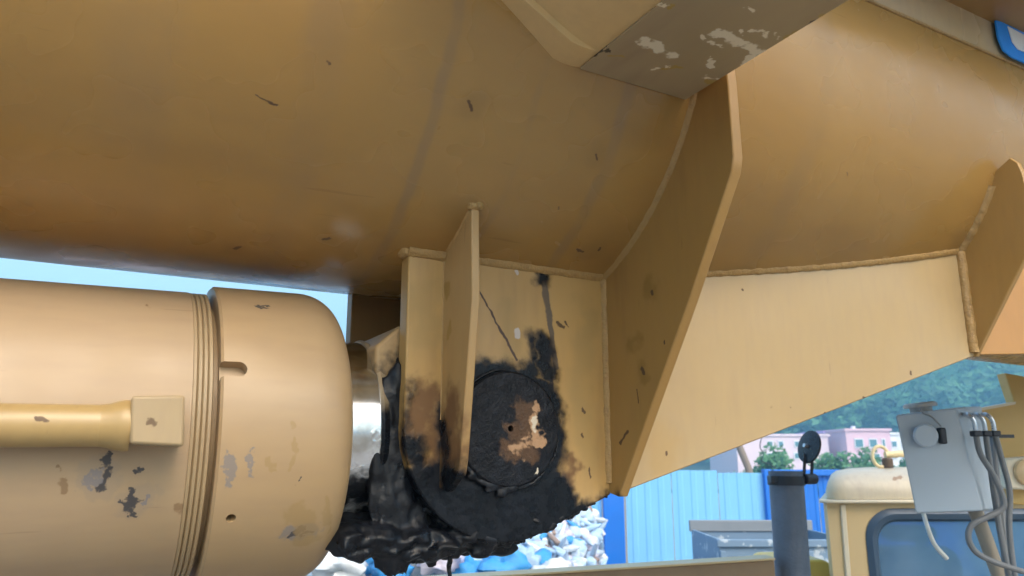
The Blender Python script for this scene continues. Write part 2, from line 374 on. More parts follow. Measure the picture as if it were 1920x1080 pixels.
# gusset standing on the web
XG = .410
gy = lambda px, py: bX(px, py, XG)
gtop = min((V((XG, .80 + .0005 * k, arc_z(.80 + .0005 * k))) for k in range(300)), key=lambda p: abs(p.z / p.y - bray(890, 388).z / bray(890, 388).y))
gkn, gbot = gy(885, 560), gy(863, 872)
gp = [(YB + .004, gbot.z - .03), (YB - .02, gbot.z - .035), (gbot.y + .006, gbot.z - .012), (gbot.y, gbot.z + .006), (gkn.y, gkn.z), (gtop.y, gtop.z), (gtop.y + .003, arc_z(gtop.y + .003) + .02), (YB + .004, arc_z(YB) + .02)]
fg = lambda px, py: tuple(L(gy(px, py)))
M_gus = paint('gusset_paint', base=(.54, .37, .17), rough=.45, dirt=.4, stains=[((.13, .055, .018), .7, .05, 14, .85, [(fg(846, 760), fg(845, 860), .035, .035)]), ((.30, .17, .03), .6, .02, 20, .7, [(fg(838, 545), fg(838, 552), .012, .01), (fg(832, 470), fg(832, 475), .012, .01), (fg(845, 610), fg(842, 620), .008, .008)])],
              grease=[(fg(838, 905), fg(862, 905), .026, .02), (fg(832, 800), fg(832, 890), .012, .012)])
MB().prism([L((XG, y, z)) for (y, z) in gp], (.012, 0, 0)).build('gusset', M_gus, boom, bevel=.0018)
m = MB()
for k in range(7): m.blob(L((XG + .006 + random.gauss(0, .005), gtop.y + .002 + random.uniform(-.004, .01), arc_z(gtop.y) + .003)), .007, k, .35, 10, 7)
m.build('weld_bead', M_weld, boom)
weld([p + inw(p) for p in [L((XG - .001, y, arc_z(y) - .001)) for y in (gtop.y + .005, .9, .93, YB)]], .0055, off=(.004, 0, 0))
weld([L((XG - .001, YB - .001, z)) for z in (arc_z(YB), gbot.z + .06)], .0030, off=(.003, .003, 0))
weld([L((XL - .002, YB - .002, arc_z(YB) - .002)), L((XG, YB - .003, arc_z(YB) - .003))], .009, off=(0, .005, .005))
weld([L((XG + .012, YB - .002, arc_z(YB) - .003)), L((XS, YB - .002, arc_z(YB) - .003))], .0085, off=(0, .006, .006))
m = MB(); 
for k in range(6): m.blob(L((XL + random.uniform(-.01, .02), YB + random.uniform(-.004, .02), arc_z(YB) + .001)), .009, k + 9, .35, 10, 7)
m.build('weld_bead', M_weld, boom)

# first transverse stiffener
s1 = lambda px, py: bX(px, py, XS)
o1, o2, o3, o4 = s1(1365, 155), s1(1377, 300), s1(1293, 560), s1(1160, 932)
low = [(YB + .002, o4.z + .005), (o4.y, o4.z), (o3.y, o3.z), (o2.y + .006, o2.z - .014), (o2.y + .001, o2.z + .006), (o1.y, o1.z), (o1.y + .004, .56), (PY - BR - .001, .60), (PY - BR + .02, .60)]
con = []
for k in range(25):
    y = .708 + (YB + .002 - .708) * k / 24; con.append((y, arc_z(y) + .018))
sf = lambda px, py: tuple(L(s1(px, py)))
M_st1 = paint('stiffener_paint', base=(.50, .315, .11), rough=.42, dirt=.4, streak=(3, 3, .5),
              stains=[((.25, .14, .03), .6, .03, 14, .75, [(sf(1222, 548), sf(1222, 552), .014, .014), (sf(1190, 640), sf(1190, 645), .012, .012), (sf(1205, 690), sf(1205, 700), .01, .012)]),
                      (rust, .7, .004, 60, .95, [(sf(1222, 547), sf(1223, 552), .003, .002), (sf(1203, 690), (sf(1207, 700)), .003, .002), (sf(1194, 730), sf(1197, 755), .0017, .001), (sf(1163, 832), sf(1177, 808), .0024, .0016), (sf(1245, 640), sf(1246, 645), .002, .001)])],
              grease=[(sf(1140, 955), sf(1160, 950), .014, .012)])
MB().prism([L((XS, y, z)) for (y, z) in low + con], (.017, 0, 0)).build('stiffener', M_st1, boom, bevel=.0018)
weld([p + inw(p) for p in [L((XS - .001, y, arc_z(y) - .001)) for y in [.705 + (YB - .705) * k / 20 for k in range(21)]]], .0085, off=(.004, 0, 0))
weld([L((XS - .002, YB - .002, z)) for z in (arc_z(YB), o4.z + .02)], .0075, off=(.004, .005, 0))

# flared side web beyond the stiffener, second stiffener, tail web
X2 = 1.40
def on_arc(px, py):
    p = bC(px, py); return p
a2 = on_arc(1800, 472); X2 = a2.x
yl = YB - .004; y2 = a2.y
def wy(x): return yl + (y2 - yl) * (x - XS) / (X2 - XS)
b2 = bX(1812, 668, X2); zb0 = o4.z
top = [(x, wy(x), arc_z(wy(x)) + .016) for x in [X2 + .004 - (X2 - XS - .008) * k / 12 for k in range(13)]]
bot = [(XS + .013, wy(XS), zb0 + .004), (X2 + .004, wy(X2), b2.z)]
fd = lambda px, py: tuple(L(bray(px, py) * ((yl + (y2 - yl) * (-XS) / (X2 - XS)) / (bray(px, py).y - (y2 - yl) / (X2 - XS) * bray(px, py).x))))
M_web2 = paint('flared_web_paint', base=(.545, .435, .265), rough=.36, dirt=.12,
               stains=[((.40, .25, .08), .5, .04, 9, .45, [(fd(1250, 840), fd(1250, 860), .03, .03), (fd(1230, 720), fd(1235, 730), .02, .02)]),
                       (rust, .7, .004, 60, .95, [(fd(1251, 848), fd(1252, 856), .0025, .0015), (fd(1709, 697), fd(1709, 702), .0025, .0015), (fd(1549, 776), fd(1547, 782), .004, .002), (fd(1484, 763), fd(1485, 764), .0018, .001), (fd(1393, 543), fd(1394, 544), .002, .001), (fd(1620, 745), fd(1622, 745), .003, .002), (fd(1240, 700), fd(1242, 708), .002, .001)])])
MB().prism([L(p) for p in bot + top], (0, .016, 0)).build('flared_web', M_web2, boom, bevel=.002)
weld([L((x, y - .002, z - .017)) for (x, y, z) in top], .0085, off=(0, .006, .006))
s2 = lambda px, py: bX(px, py, X2)
oc = [s2(1812, 668), s2(1925, 478), s2(1945, 440), s2(1937, 410), s2(1917, 325), s2(1908, 305), s2(1893, 296)]
ty = bX(1852, 298, X2)
con2 = []
for k in range(17):
    y = ty.y + (y2 + .004 - ty.y) * k / 16; con2.append((y, arc_z(y) + .02))
MB().prism([L((X2, y, z)) for (y, z) in [(y2 + .006, b2.z - .002), (y2 - .002, b2.z - .002)] + [(p.y, p.z) for p in oc[1:]] + con2[:-1] + [(y2 + .006, con2[-1][1])]], (.012, 0, 0)).build('stiffener', paint('second_stiffener_paint', base=(.53, .34, .12), rough=.42, dirt=.3), boom, bevel=.0018)
weld([p + inw(p) for p in [L((X2 - .002, y, arc_z(y) - .001)) for (y, z) in con2]], .010, off=(.004, 0, 0))
weld([L((X2 - .004, y2 - .003, z)) for z in (arc_z(y2), b2.z + .005)], .008, off=(.004, .004, 0))
y3 = y2 - .10; X3 = X2 + .75
MB().prism([L((X2 + .013, y2 + .002, b2.z + .002)), L((X3, y3, b2.z + .045)), L((X3, y3, .62)), L((X2 + .013, y2 + .002, .45))], (0, .016, 0)).build('tail_web', paint('tail_web_paint', base=(.58, .33, .11), rough=.4, dirt=.2), boom, bevel=.002)
# underside closing plate of the tail (keeps the boom box solid)
# side bracket welded high on the boom, its worn underside over the lens
BZ = .497
M_brk = paint('bracket_paint', base=(.84, .66, .36), rough=.4, dirt=.15)  # base lightened to stand in for light on the flange and lip
def bZ(px, py, z): d = bray(px, py); return d * (z / d.z)
scr = []
for (a, b, r) in [((1205, 72), (1258, 100), .0075), ((1345, 55), (1425, 95), .007), ((1318, 62), (1352, 85), .004), ((1392, 52), (1440, 95), .0035), ((1408, 55), (1462, 68), .004), ((1410, 105), (1400, 140), .008), ((1225, 125), (1262, 122), .003), ((1332, 104), (1334, 122), .0035), ((1405, 8), (1415, 20), .003), ((1320, 140), (1345, 146), .004), ((1180, 100), (1188, 98), .003), ((1475, 20), (1520, 4), .002), ((1230, 12), (1270, 4), .003)]:
    scr.append((tuple(L(bZ(*a, BZ))), tuple(L(bZ(*b, BZ))), r * 1.15, r * .9))
och = [(tuple(L(bZ(*a, BZ))), tuple(L(bZ(*b, BZ))), r, r * .4) for (a, b, r) in [((1245, 124), (1280, 124), .004), ((1335, 148), (1358, 148), .007), ((1475, 66), (1490, 58), .006), ((1545, 25), (1560, 20), .009), ((1230, 14), (1265, 8), .004), ((1150, 100), (1180, 103), .003)]]
drk = [(tuple(L(bZ(*a, BZ))), tuple(L(bZ(*b, BZ))), r, r * .6) for (a, b, r) in [((1112, 98), (1135, 92), .006), ((1520, 40), (1530, 38), .004), ((1500, 62), (1512, 55), .0025), ((1130, 85), (1160, 55), .0018)]]
M_under = paint('bracket_underside_paint', base=(.50, .43, .30), rough=.45, dirt=.5, streak=(2, .5, 2),
                stains=[((.80, .72, .54), .5, .012, 40, .85, scr), ((.40, .27, .06), .5, .012, 30, .9, och), ((.035, .025, .015), .6, .012, 50, .9, drk)])
ybk = PY - BR + .02; yfr = .33
xa, xb = bZ(1085, 108, BZ).x, bZ(1300, 175, BZ).x
fl = bY(980, 0, .70)
dxf = V((fl.x - xa, fl.z - BZ)).normalized()
prof = [(xb, BZ), (xa + .012, BZ)] + [(xa + .012 - .016 * t + dxf.x * .02 * t * t, BZ + .001 + dxf.y * .02 * t * t) for t in (.33, .66, 1)] + [(xa + dxf.x * .30, BZ + dxf.y * .30)]
th = .016
full = prof + [(xa + dxf.x * .30 + th, BZ + dxf.y * .30 + th), (xa + .02, BZ + th), (xb, BZ + th)]
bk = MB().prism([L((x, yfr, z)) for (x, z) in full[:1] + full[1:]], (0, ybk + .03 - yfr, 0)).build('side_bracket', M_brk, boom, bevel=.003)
MB().prism([L((xb - .001, yfr + .001, BZ - .003)), L((xa + .014, yfr + .001, BZ - .003)), L((xa + .014, ybk + .02, BZ - .003)), L((xb - .001, ybk + .02, BZ - .003))], (0, 0, .0025)).build('wear_plate', M_under, bk)
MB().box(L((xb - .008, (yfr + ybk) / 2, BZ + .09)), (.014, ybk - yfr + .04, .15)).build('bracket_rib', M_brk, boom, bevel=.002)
def ysurf(z): return PY - math.sqrt(max(1e-4, BR * BR - (BZC - z) ** 2)) if z < BZC else PY - BR
nx, nz = dxf.y, -dxf.x                # outward normal of the sloping flange
if nz > 0: nx, nz = -nx, -nz
lip = []
lo_ = prof[1:]
ins_ = [(x, z + .001) for (x, z) in lo_]; outs = [(x + nx * .010 * min(1, i_ / 3), z + nz * .010 * min(1, i_ / 3)) for i_, (x, z) in enumerate(lo_)]
lp_ = ins_ + outs[::-1]
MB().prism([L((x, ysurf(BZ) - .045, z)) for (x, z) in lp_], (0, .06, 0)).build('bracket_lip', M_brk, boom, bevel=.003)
# lettering on the side plate
M_blue = simple('letter_blue', (.012, .26, .85), .35, var=.06); M_white = simple('letter_white', (.74, .77, .80), .35, var=.05)
sY = PY - BR - .010 - .004
SP = lambda px, py: bY(px, py, sY)
lp = [(1867, 38), (1872, 70), (1882, 94), (1898, 107), (1925, 119), (1990, 146), (2060, 150), (2060, 60), (1990, 62), (1925, 52)]
MB().prism([L(SP(*p)) for p in lp], (0, .003, 0)).build('lettering', M_blue, boom)
li = [(1888, 50), (1897, 80), (1907, 93), (1925, 101), (1985, 126), (2030, 126), (2030, 84), (1985, 82), (1925, 70)]
MB().prism([L(SP(*p)) - V((0, .002, 0)) for p in li], (0, .0015, 0)).build('lettering', M_white, boom)
# rail along the side above the lettering
rz = SP(1855, 30).z
MB().box(L(((.8 + 3.1) / 2, .60, rz + .03)), (2.3, .19, .06)).build('side_rail', paint('rail_paint', base=(.42, .27, .10)), boom, bevel=.004)

# ==================================================================== luffing cylinder
SL = .022
cyl = thing('luffing_cylinder', 'thick beige hydraulic luffing cylinder with short chrome rod below the boom', 'hydraulic cylinder', ORI, (0, -SL, BETA))
CI = cyl.matrix_basis.inverted()
def W(p): return CAMP + (RZ @ V(p))                       # boom frame -> world
def CL(p): return CI @ W(p)                                # boom frame -> cylinder local
def cC(px, py, r=.19):                                    # lens ray onto the barrel, in cylinder local
    o = CI @ CAMP; d = CI.to_3x3() @ ray(px, py)
    a = d.y ** 2 + d.z ** 2; b = 2 * (o.y * d.y + o.z * d.z); c_ = o.y ** 2 + o.z ** 2 - r * r
    q = b * b - 4 * a * c_; return o + d * ((-b - math.sqrt(max(q, 0))) / (2 * a))
def cc(a, b, r, s=None, R=.19): return (tuple(cC(*a, R)), tuple(cC(*b, R)), r, s or r * .6)
CYB = (.52, .40, .265)
dk = (.045, .042, .045)
M_barrel = paint('barrel_paint', base=CYB, rough=.42, dirt=.2, streak=(.4, 2, 2),
    stains=[((.30, .23, .16), .6, .014, 60, .4, [cc((190, 880), (185, 905), .02, .012), cc((245, 945), (270, 930), .016, .012)]),
            (dk, .55, .012, 60, .95, [cc((203, 862), (192, 908), .0055, .005), cc((238, 952), (250, 935), .006, .005), cc((228, 940), (235, 948), .003, .003), cc((246, 955), (249, 962), .003, .003), cc((205, 850), (206, 858), .003, .002), cc((248, 915), (252, 940), .004, .003), cc((255, 879), (262, 878), .004, .003)]),
            ((.19, .18, .19), .5, .014, 60, .75, [cc((268, 945), (275, 928), .004, .003), cc((172, 905), (180, 880), .006, .005)]),
            ((.22, .13, .06), .6, .01, 50, .8, [cc((115, 878), (117, 880), .003, .002), cc((280, 573), (286, 576), .002, .002), cc((120, 905), (121, 915), .005, .005), cc((330, 950), (345, 955), .006, .006)])])
M_gland = paint('gland_paint', base=(.53, .395, .24), rough=.42, dirt=.2, streak=(.4, 2, 2),
    stains=[((.20, .18, .17), .5, .012, 70, .75, [cc((430, 860), (428, 905), .006, .004, .2), cc((470, 850), (475, 885), .0035, .003, .2), cc((540, 1000), (585, 995), .012, .01, .2)]),
            (dk, .6, .010, 80, .9, [cc((545, 1003), (565, 990), .005, .004, .2), cc((572, 1000), (580, 998), .005, .004, .2), cc((483, 576), (500, 576), .0035, .0025, .2), cc((555, 905), (562, 895), .0016, .001, .2)]),
            ((.34, .22, .09), .6, .02, 30, .7, [cc((540, 800), (550, 870), .004, .004, .2), cc((500, 860), (505, 880), .004, .004, .2), cc((560, 960), (575, 1010), .016, .014, .2), cc((615, 940), (620, 1000), .006, .006, .2)])])
RB, RG = .190, .2005
g0 = -.395
MB().lathe([(-2.6, RB), (-.424, RB), (-.4235, RB - .002), (-.422, RB - .003)], n=128).build('barrel', M_barrel, cyl, ang=20)
tp = []; x = -.4245
for k in range(4): tp += [(x, .1868), (x + .0012, .1892), (x + .0044, .1892), (x + .0058, .1862)]; x += .0058
tp += [(x, .172), (g0 + .012, .172)]
M_thr = paint('thread_collar_paint', base=(.47, .37, .235), rough=.45, dirt=.6, streak=(4, .5, .5))
MB().lathe(tp, n=128).build('thread_collar', M_thr, cyl, ang=20)
gp_ = [(g0, .178), (g0, RG - .003), (g0 + .003, RG), (-.280, RG)]
for k in range(1, 13):
    a = rad(90 * k / 12); gp_.append((-.280 + .050 * math.sin(a), RG - .040 * (1 - math.cos(a))))
gp_ += [(-.2295, .138), (-.24, .136), (-.30, .136)]
gland = MB().lathe(gp_, n=160, caps=False).build('gland_nut', M_gland, cyl, ang=25)
# solid version for cutting
s0, s1_ = cC(418, 692, RG), cC(455, 692, RG)
nr = V((0, s1_.y, s1_.z)).normalized(); tn = V((1, 0, 0)).cross(nr)
st = []
for (a0, a1, cx) in ((-90, 90, s1_.x - .004), (90, 270, g0 - .02)):
    for k in range(9):
        a = rad(a0 + (a1 - a0) * k / 8); st.append(V((cx, 0, 0)) + V((math.cos(a) * .0095, 0, 0)) + tn * (math.sin(a) * .0095))
gl2 = MB().lathe(gp_ + [(g0, .136), (g0, .178)], n=160, caps=False)
bpy.data.objects.remove(gland)
gland = gl2.build('gland_nut', M_gland, cyl, ang=25)
bm_ = bmesh.new(); bm_.from_mesh(gland.data); bmesh.ops.remove_doubles(bm_, verts=bm_.verts, dist=1e-5); bmesh.ops.recalc_face_normals(bm_, faces=bm_.faces); bm_.to_mesh(gland.data); bm_.free()
ctm = MB().prism([p + nr * (RG - .016) for p in st], nr * .04)
hp = cC(433, 972, RG); hn = V((0, hp.y, hp.z)).normalized()
ctm.lathe([(0, .0055), (.05, .0055)], hp - hn * .025, hn, 24)
ct = ctm.build('cutter', None, cyl)
bm_ = bmesh.new(); bm_.from_mesh(ct.data); bmesh.ops.recalc_face_normals(bm_, faces=bm_.faces); bm_.to_mesh(ct.data); bm_.free()
cut(gland, ct)
# chrome rod and its collar
t = NT('chrome_rod'); k = t.capsules(t.warped(.05, 22), [((-.18, -.02, -.16), (-.18, .1, -.2), .105, .02), ((-.165, -.13, -.05), (-.19, -.13, -.10), .024, .015), ((-.20, -.12, -.11), (-.24, -.1, -.14), .050, .02)])
t.l(t.mix(k, t.mix(t.ramp(t.noise(20, 4), .4, .75), (.80, .84, .88), (.50, .48, .44)), GREASE), t.b.inputs['Base Color'])
t.l(t.mixf(k, 1.0, 0.0), t.b.inputs['Metallic']); t.l(t.mixf(k, t.ramp(t.noise(9, 3), .3, .7, .10, .22), .3), t.b.inputs['Roughness'])
t.l(t.bump(t.math('MULTIPLY', t.noise(60, 5), k), .004), t.b.inputs['Normal'])
MB().lathe([(-.30, .134), (-.182, .134)], n=96).build('rod', t.m, cyl)
M_rc = paint('rod_collar_paint', base=(.40, .33, .22), rough=.5, dirt=.7, grease=[((-.19, -.05, -.2), (-.19, .1, -.2), .14, .012), ((-.17, -.13, -.02), (-.17, -.13, -.14), .06, .02)])
MB().lathe([(-.182, .128), (-.182, .136), (-.178, .138), (-.170, .135), (-.165, .12)], n=96).build('rod_collar', M_rc, cyl)
# rod eye: forged block with rounded nose round the pin
M_eye = paint('rod_eye_paint', base=(.52, .38, .20), rough=.5, dirt=.6, grease=[((-.2, -.12, -.08), (.1, -.12, -.08), .165, .03), ((-.2, .1, -.10), (.1, .1, -.10), .15, .03)], gwarp=(.05, 16))
ey = [(-.185, -.10), (-.185, .115), (-.15, .146), (-.02, .152)] + arcp((0, 0), .152, 80, -80, 20) + [(-.02, -.152), (-.15, -.146)]
MB().prism([(x, -.112, z) for (x, z) in ey], (0, .224, 0)).build('rod_eye', M_eye, cyl, bevel=.005, seg=3)
# hydraulic pipe with end block on the barrel
yb = .865
q = [CL(bY(*p, yb)) for p in ((247, 742), (347, 741), (345, 837), (243, 832))]
M_blk = paint('port_block_paint', base=(.50, .40, .25), rough=.42, dirt=.2, stains=[(rust, .6, .006, 60, .8, [(tuple(CL(bY(285, 791, yb))), tuple(CL(bY(292, 794, yb))), .0035, .003)])])
MB().prism(q, (0, .085, 0)).build('port_block', M_blk, cyl, bevel=.003)
pc, pe = CL(bY(244, 798, yb + .028)), CL(bY(-60, 797, yb + .028))
pd = (pe - pc).normalized(); pr = .0215
M_pipe = paint('oil_pipe_paint', base=(.52, .38, .17), rough=.34, dirt=.15, stains=[(rust, .6, .006, 60, .9, [(tuple(CL(bY(72, 782, yb + .005))), tuple(CL(bY(86, 783, yb + .005))), .003, .002)])])
pipe = MB().tube([pc + pd * .001, pc + pd * .04] + [pc + pd * (2.1 * k / 10 + .045) for k in range(11)], pr, 32).build('oil_pipe', M_pipe, cyl)
MB().lathe([(0, .0262), (.006, .0268), (.012, .0255), (.02, .0228), (.028, .0216)], pc, pd, 32).build('pipe_weld', M_pipe, pipe)
for k in (0.75, 1.5): MB().box(pc + pd * k + V((0, .03, 0)), (.04, .07, .05)).build('pipe_clamp', M_blk, cyl, bevel=.004)
# grease heaps under the eye and between the web and eye
m = MB(); random.seed(11)
for i in range(420):
    px = random.uniform(632, 985); t_ = (px - 632) / 353
    zz = -.150 - .028 * math.sin(math.pi * min(1, t_ * 1.05)) ** .5 + random.gauss(0, .008)
    p = CL(bY(px, 1000, random.uniform(.985, 1.16))); m.blob((p.x, p.y, zz + .030), random.uniform(.012, .024), i, .7, 10, 8, (1.3, 1.4, .8), 1.6)
for i in range(260):
    p = CL(bY(random.gauss(738, 14), random.uniform(720, 1040), .995)); m.blob((p.x, -.118 + random.uniform(-.006, .004), p.z), random.uniform(.008, .016), i + 500, .8, 10, 8, (.8, .55, 2.2), 1.6)
for k in range(26):                    # folds hanging from the eye's face
    a = CL(bY(random.uniform(705, 790), random.uniform(880, 930), .992)); p = a.copy(); path = []
    for j in range(10):
        path.append(p.copy()); p = p + V((random.gauss(.002, .002), random.gauss(0, .001), -.011))
    m.tube(path, [random.uniform(.005, .008) * (1 - .05 * j) for j in range(10)], 8, .5)
m.build('grease_heap', M_grease, cyl, kind='stuff', ang=180, goo=.0024, smo=12)
m = MB(); a = CL(bY(842, 1035, 1.0))
path = [a + V((random.gauss(0, .0006), random.gauss(0, .0006), -.006 * j)) for j in range(12)]
m.tube(path, [.005, .0045, .004, .0032, .003, .003, .0035, .005, .0065, .007, .006, .003], 10, .3); m.build('grease_drip', M_grease, cyl, ang=80)
# lumps along the underside of the near web and its left edge
m = MB()
for i in range(160):
    a = random.uniform(rad(225), rad(300)); m.blob(((BOSSR + random.gauss(.003, .003)) * math.cos(a), random.uniform(-.138, -.112), (BOSSR + random.gauss(.002, .003)) * math.sin(a)), random.uniform(.003, .007), i, .7, 7, 5)
for i in range(80):
    t_ = random.random(); m.blob(L((PX + .057 + (XS - PX - .057) * t_, random.uniform(YB + .002, YB + TW), PZ - .142 + (o4.z - PZ + .142) * t_ + random.gauss(0, .002))), random.uniform(.003, .006) * (1.2 - .6 * t_), i + 900, .7, 7, 5)
m.build('grease_edge', M_grease, boom, kind='stuff', ang=180, goo=.0016, smo=8)

# ==================================================================== things on the carrier
M_tan = simple('cab_cream_paint', (.62, .47, .25), .42, var=.08, scale=3)
M_roof = simple('cab_roof_paint', (.72, .64, .48), .45, var=.12, scale=4)
M_dkgrey = simple('dark_rubber', (.03, .035, .045), .6)
# deck the photographer stands on
dk_ = thing('carrier_deck', 'brown steel side beam of the carrier deck at the foot of the exhaust', 'deck', (0, 1.5, 0))
MB().box((.5, 1.35, 1.42), (6, 5.5, .06)).build('deck_plate', simple('deck_steel', (.19, .17, .15), .6, scale=3, bump=.003), dk_, world=True)
fb = 3.05
bl, brr = at(700, 1097, fb), at(1452, 1050, fb)
M_beam = simple('beam_paint', (.30, .20, .11), .55, var=.25, scale=9)
MB().prism([bl, brr, brr - V((0, 0, .16)), bl - V((0, 0, .16))], (0, .08, 0)).build('side_beam', M_beam, dk_, world=True, bevel=.004)
MB().prism([bl + V((0, -.012, .001)), brr + V((0, -.012, .001)), brr + V((0, -.012, .009)), bl + V((0, -.012, .009))], (0, .11, 0)).build('beam_cap', M_tan, dk_, world=True, bevel=.002)
for k in (.1, .9):
    p = bl.lerp(brr, k); MB().box((p.x, p.y + .04, (p.z - .16 + 1.45) / 2), (.06, .06, p.z - .16 - 1.45)).build('post', M_beam, dk_, world=True)

# exhaust stack with rain flap
fe = 3.15
e0, e1 = at(1474, 900, fe), at(1487, 1085, fe); er = .5 * 60 / FPX * fe
ax = (e0 - e1).normalized()
ex = thing('exhaust_pipe', 'grey vertical exhaust stack with open round rain flap beside the cab', 'exhaust pipe', tuple(e1 - ax * (1.05)))
M_ex = simple('exhaust_steel', (.12, .15, .20), .5, .2, .3, 12, .002)
M_exd = simple('exhaust_clamp_steel', (.035, .04, .05), .5, .4, .3, 15)
MB().lathe([(-1.05, er), (.40, er), (.415, er), (.415, er * .9), (.2, er * .9)], e1, tuple(ax), 48, caps=False).build('pipe', M_ex, ex, world=True)
MB().lathe([(0, er * 1.02), (0, er * 1.09), (.036, er * 1.09), (.036, er * 1.02)], e0 - ax * .02, tuple(ax), 48, caps=False).build('clamp_band', M_exd, ex, world=True)
MB().box(at(1449, 899, fe - .03), (.028, .05, .03)).build('clamp_bolt', M_exd, ex, world=True, bevel=.005)
hg = at(1518, 898, fe - .02)
MB().lathe([(-.03, .021), (.03, .021)], hg, (1, .5, 0), 24).build('hinge', M_exd, ex, world=True, bevel=.003)
fc = at(1518, 838, fe - .02)
for dx in (-6, 8):
    p, q_ = at(1514 + dx, 898, fe - .025), at(1516 + dx, 850, fe - .025); MB().prism([p + V((-.006, 0, 0)), p + V((.006, 0, 0)), q_ + V((.006, 0, 0)), q_ + V((-.006, 0, 0))], (0, .008, 0)).build('flap_arm', M_exd, ex, world=True, bevel=.002)
fn = V((-.93, -.28, .25)).normalized()
flp = MB().lathe([(-.004, .005), (-.004, .066), (0, .069), (.006, .067), (.011, .04), (.013, .004)], fc, tuple(fn), 40).build('rain_flap', simple('flap_black', (.012, .014, .02), .32, .2, .3, 20), ex, world=True)
MB().lathe([(0, .009), (.018, .008)], fc + fn * .01, tuple(fn), 16).build('flap_rivet', simple('bright_steel', (.6, .62, .65), .3, .9), flp, world=True)

# carrier cab
fcab = 3.7
def C(px, py, d=0): return at(px, py, fcab) + V((0, d, 0))
def taper(o, w0=None):
    for v in o.data.vertices:
        p = o.parent.matrix_basis @ v.co; t_ = (p.y - fcab) / .75; cx = (xl + xr) / 2
        p.x = cx + (p.x - cx) * (1 - .30 * max(0, t_)); v.co = o.parent.matrix_basis.inverted() @ p
cab = thing('carrier_cab', 'cream crane carrier cab with pale domed roof and rounded rear window', 'cab', tuple(V((2.6, fcab + .7, 1.0))))
g0_, g1_ = C(1549, 938), C(1990, 925)
xl = g0_.x; xr = xl + 2.15; zt = g0_.z; zbm = 1.0
wl, wr, wt, wb = C(1622, 955).x, xr - .22, C(1800, 958).z, C(1800, 1300).z
fr = rrect(wl, wr, wb, wt, .13, 8)
# rear wall with a rounded window opening
n = len(fr)
rw = MB().box(((xl + xr) / 2, fcab + .02, (zt + zbm) / 2), (xr - xl - .002, .04, zt - zbm)).build('rear_wall', M_tan, cab, world=True)
ct = MB().prism([(x, fcab - .1, z) for (x, z) in fr], (0, .3, 0)).build('cutter', None, cab, world=True)
bm_ = bmesh.new(); bm_.from_mesh(ct.data); bmesh.ops.recalc_face_normals(bm_, faces=bm_.faces); bm_.to_mesh(ct.data); bm_.free()
cut(rw, ct)
m = MB()
m.box((xl + .02, fcab + .40, (zt + zbm) / 2), (.04, .70, zt - zbm)); m.box((xr - .02, fcab + .40, (zt + zbm) / 2), (.04, .70, zt - zbm)); m.box(((xl + xr) / 2, fcab + .74, 1.55), (xr - xl - .09, .03, 1.1)); m.box(((xl + xr) / 2, fcab + .40, zbm + .02), (xr - xl - .09, .6, .04))
taper(m.build('body_shell', M_tan, cab, world=True))
gs = MB(); fi = rrect(wl + .052, wr - .052, wb + .052, wt - .052, .10, 8); fo = rrect(wl - .012, wr + .012, wb - .012, wt + .012, .14, 8)
gs.add([(x, fcab - .004, z) for (x, z) in fo] + [(x, fcab - .02, z) for (x, z) in rrect(wl + .012, wr - .012, wb + .012, wt - .012, .125, 8)] + [(x, fcab - .012, z) for (x, z) in rrect(wl + .036, wr - .036, wb + .036, wt - .036, .11, 8)] + [(x, fcab + .012, z) for (x, z) in fi], [(r * n + i, r * n + (i + 1) % n, (r + 1) * n + (i + 1) % n, (r + 1) * n + i) for r in range(3) for i in range(n)])
win = gs.build('window_seal', simple('window_rubber', (.05, .09, .15), .45), cab, world=True)
t = NT('window_glass'); t.b.inputs['Base Color'].default_value = (.32, .55, .75, 1); t.b.inputs['Roughness'].default_value = .06; t.b.inputs['Transmission Weight'].default_value = .55; t.b.inputs['IOR'].default_value = 1.5
t.l(t.mix(t.ramp(t.noise(2.5, 4), .4, .7), (.14, .32, .55), (.22, .42, .66)), t.b.inputs['Base Color']); t.l(t.ramp(t.noise(6, 5), .3, .8, .05, .22), t.b.inputs['Roughness'])
MB().prism([(x, fcab + .005, z) for (x, z) in rrect(wl + .045, wr - .045, wb + .045, wt - .045, .105, 8)], (0, .006, 0)).build('window_pane', t.m, win, world=True)
st_ = [C(*p, .12) for p in ((1742, 1018), (1768, 1016), (1756, 1040), (1766, 1130), (1748, 1130), (1750, 1040))]
MB().prism(st_, (0, .02, 0)).build('reflection_strip', M_roof, cab, world=True, bevel=.004)  # white strip added behind the pane to stand for a reflection in the glass
# domed roof with gutter
rf = MB(); rr = []
for (zz, ins) in ((0, 0), (.03, -.002), (.075, .012), (.105, .035), (.125, .075), (.137, .16), (.145, .30)):
    rr.append([(x, y, zt + .004 + zz) for (x, y) in rrect(xl - .0 + ins, xr - ins, fcab - .005 + ins, fcab + .78 - ins * .5, .09, 5)])
k_ = len(rr[0]); rf.add([p for ring in rr for p in ring], [(a * k_ + i, a * k_ + (i + 1) % k_, (a + 1) * k_ + (i + 1) % k_, (a + 1) * k_ + i) for a in range(len(rr) - 1) for i in range(k_)] + [tuple((len(rr) - 1) * k_ + i for i in range(k_))])
lo = cab.location
rp = lambda px, py: tuple(at(px, py, fcab + .03) - V(lo))
M_roof2 = paint('roof_weathered_paint', base=(.74, .72, .62), rough=.4, dirt=.3, stains=[((.30, .17, .10), .7, .03, 30, .8, [(rp(1672, 905), rp(1690, 893), .012, .012), (rp(1668, 918), rp(1672, 915), .008, .008)]), ((.50, .38, .24), .6, .05, 12, .5, [(rp(1560, 930), rp(1800, 925), .015, .02)])])
roof = rf.build('roof', M_roof2, cab, world=True, ang=60); taper(roof)
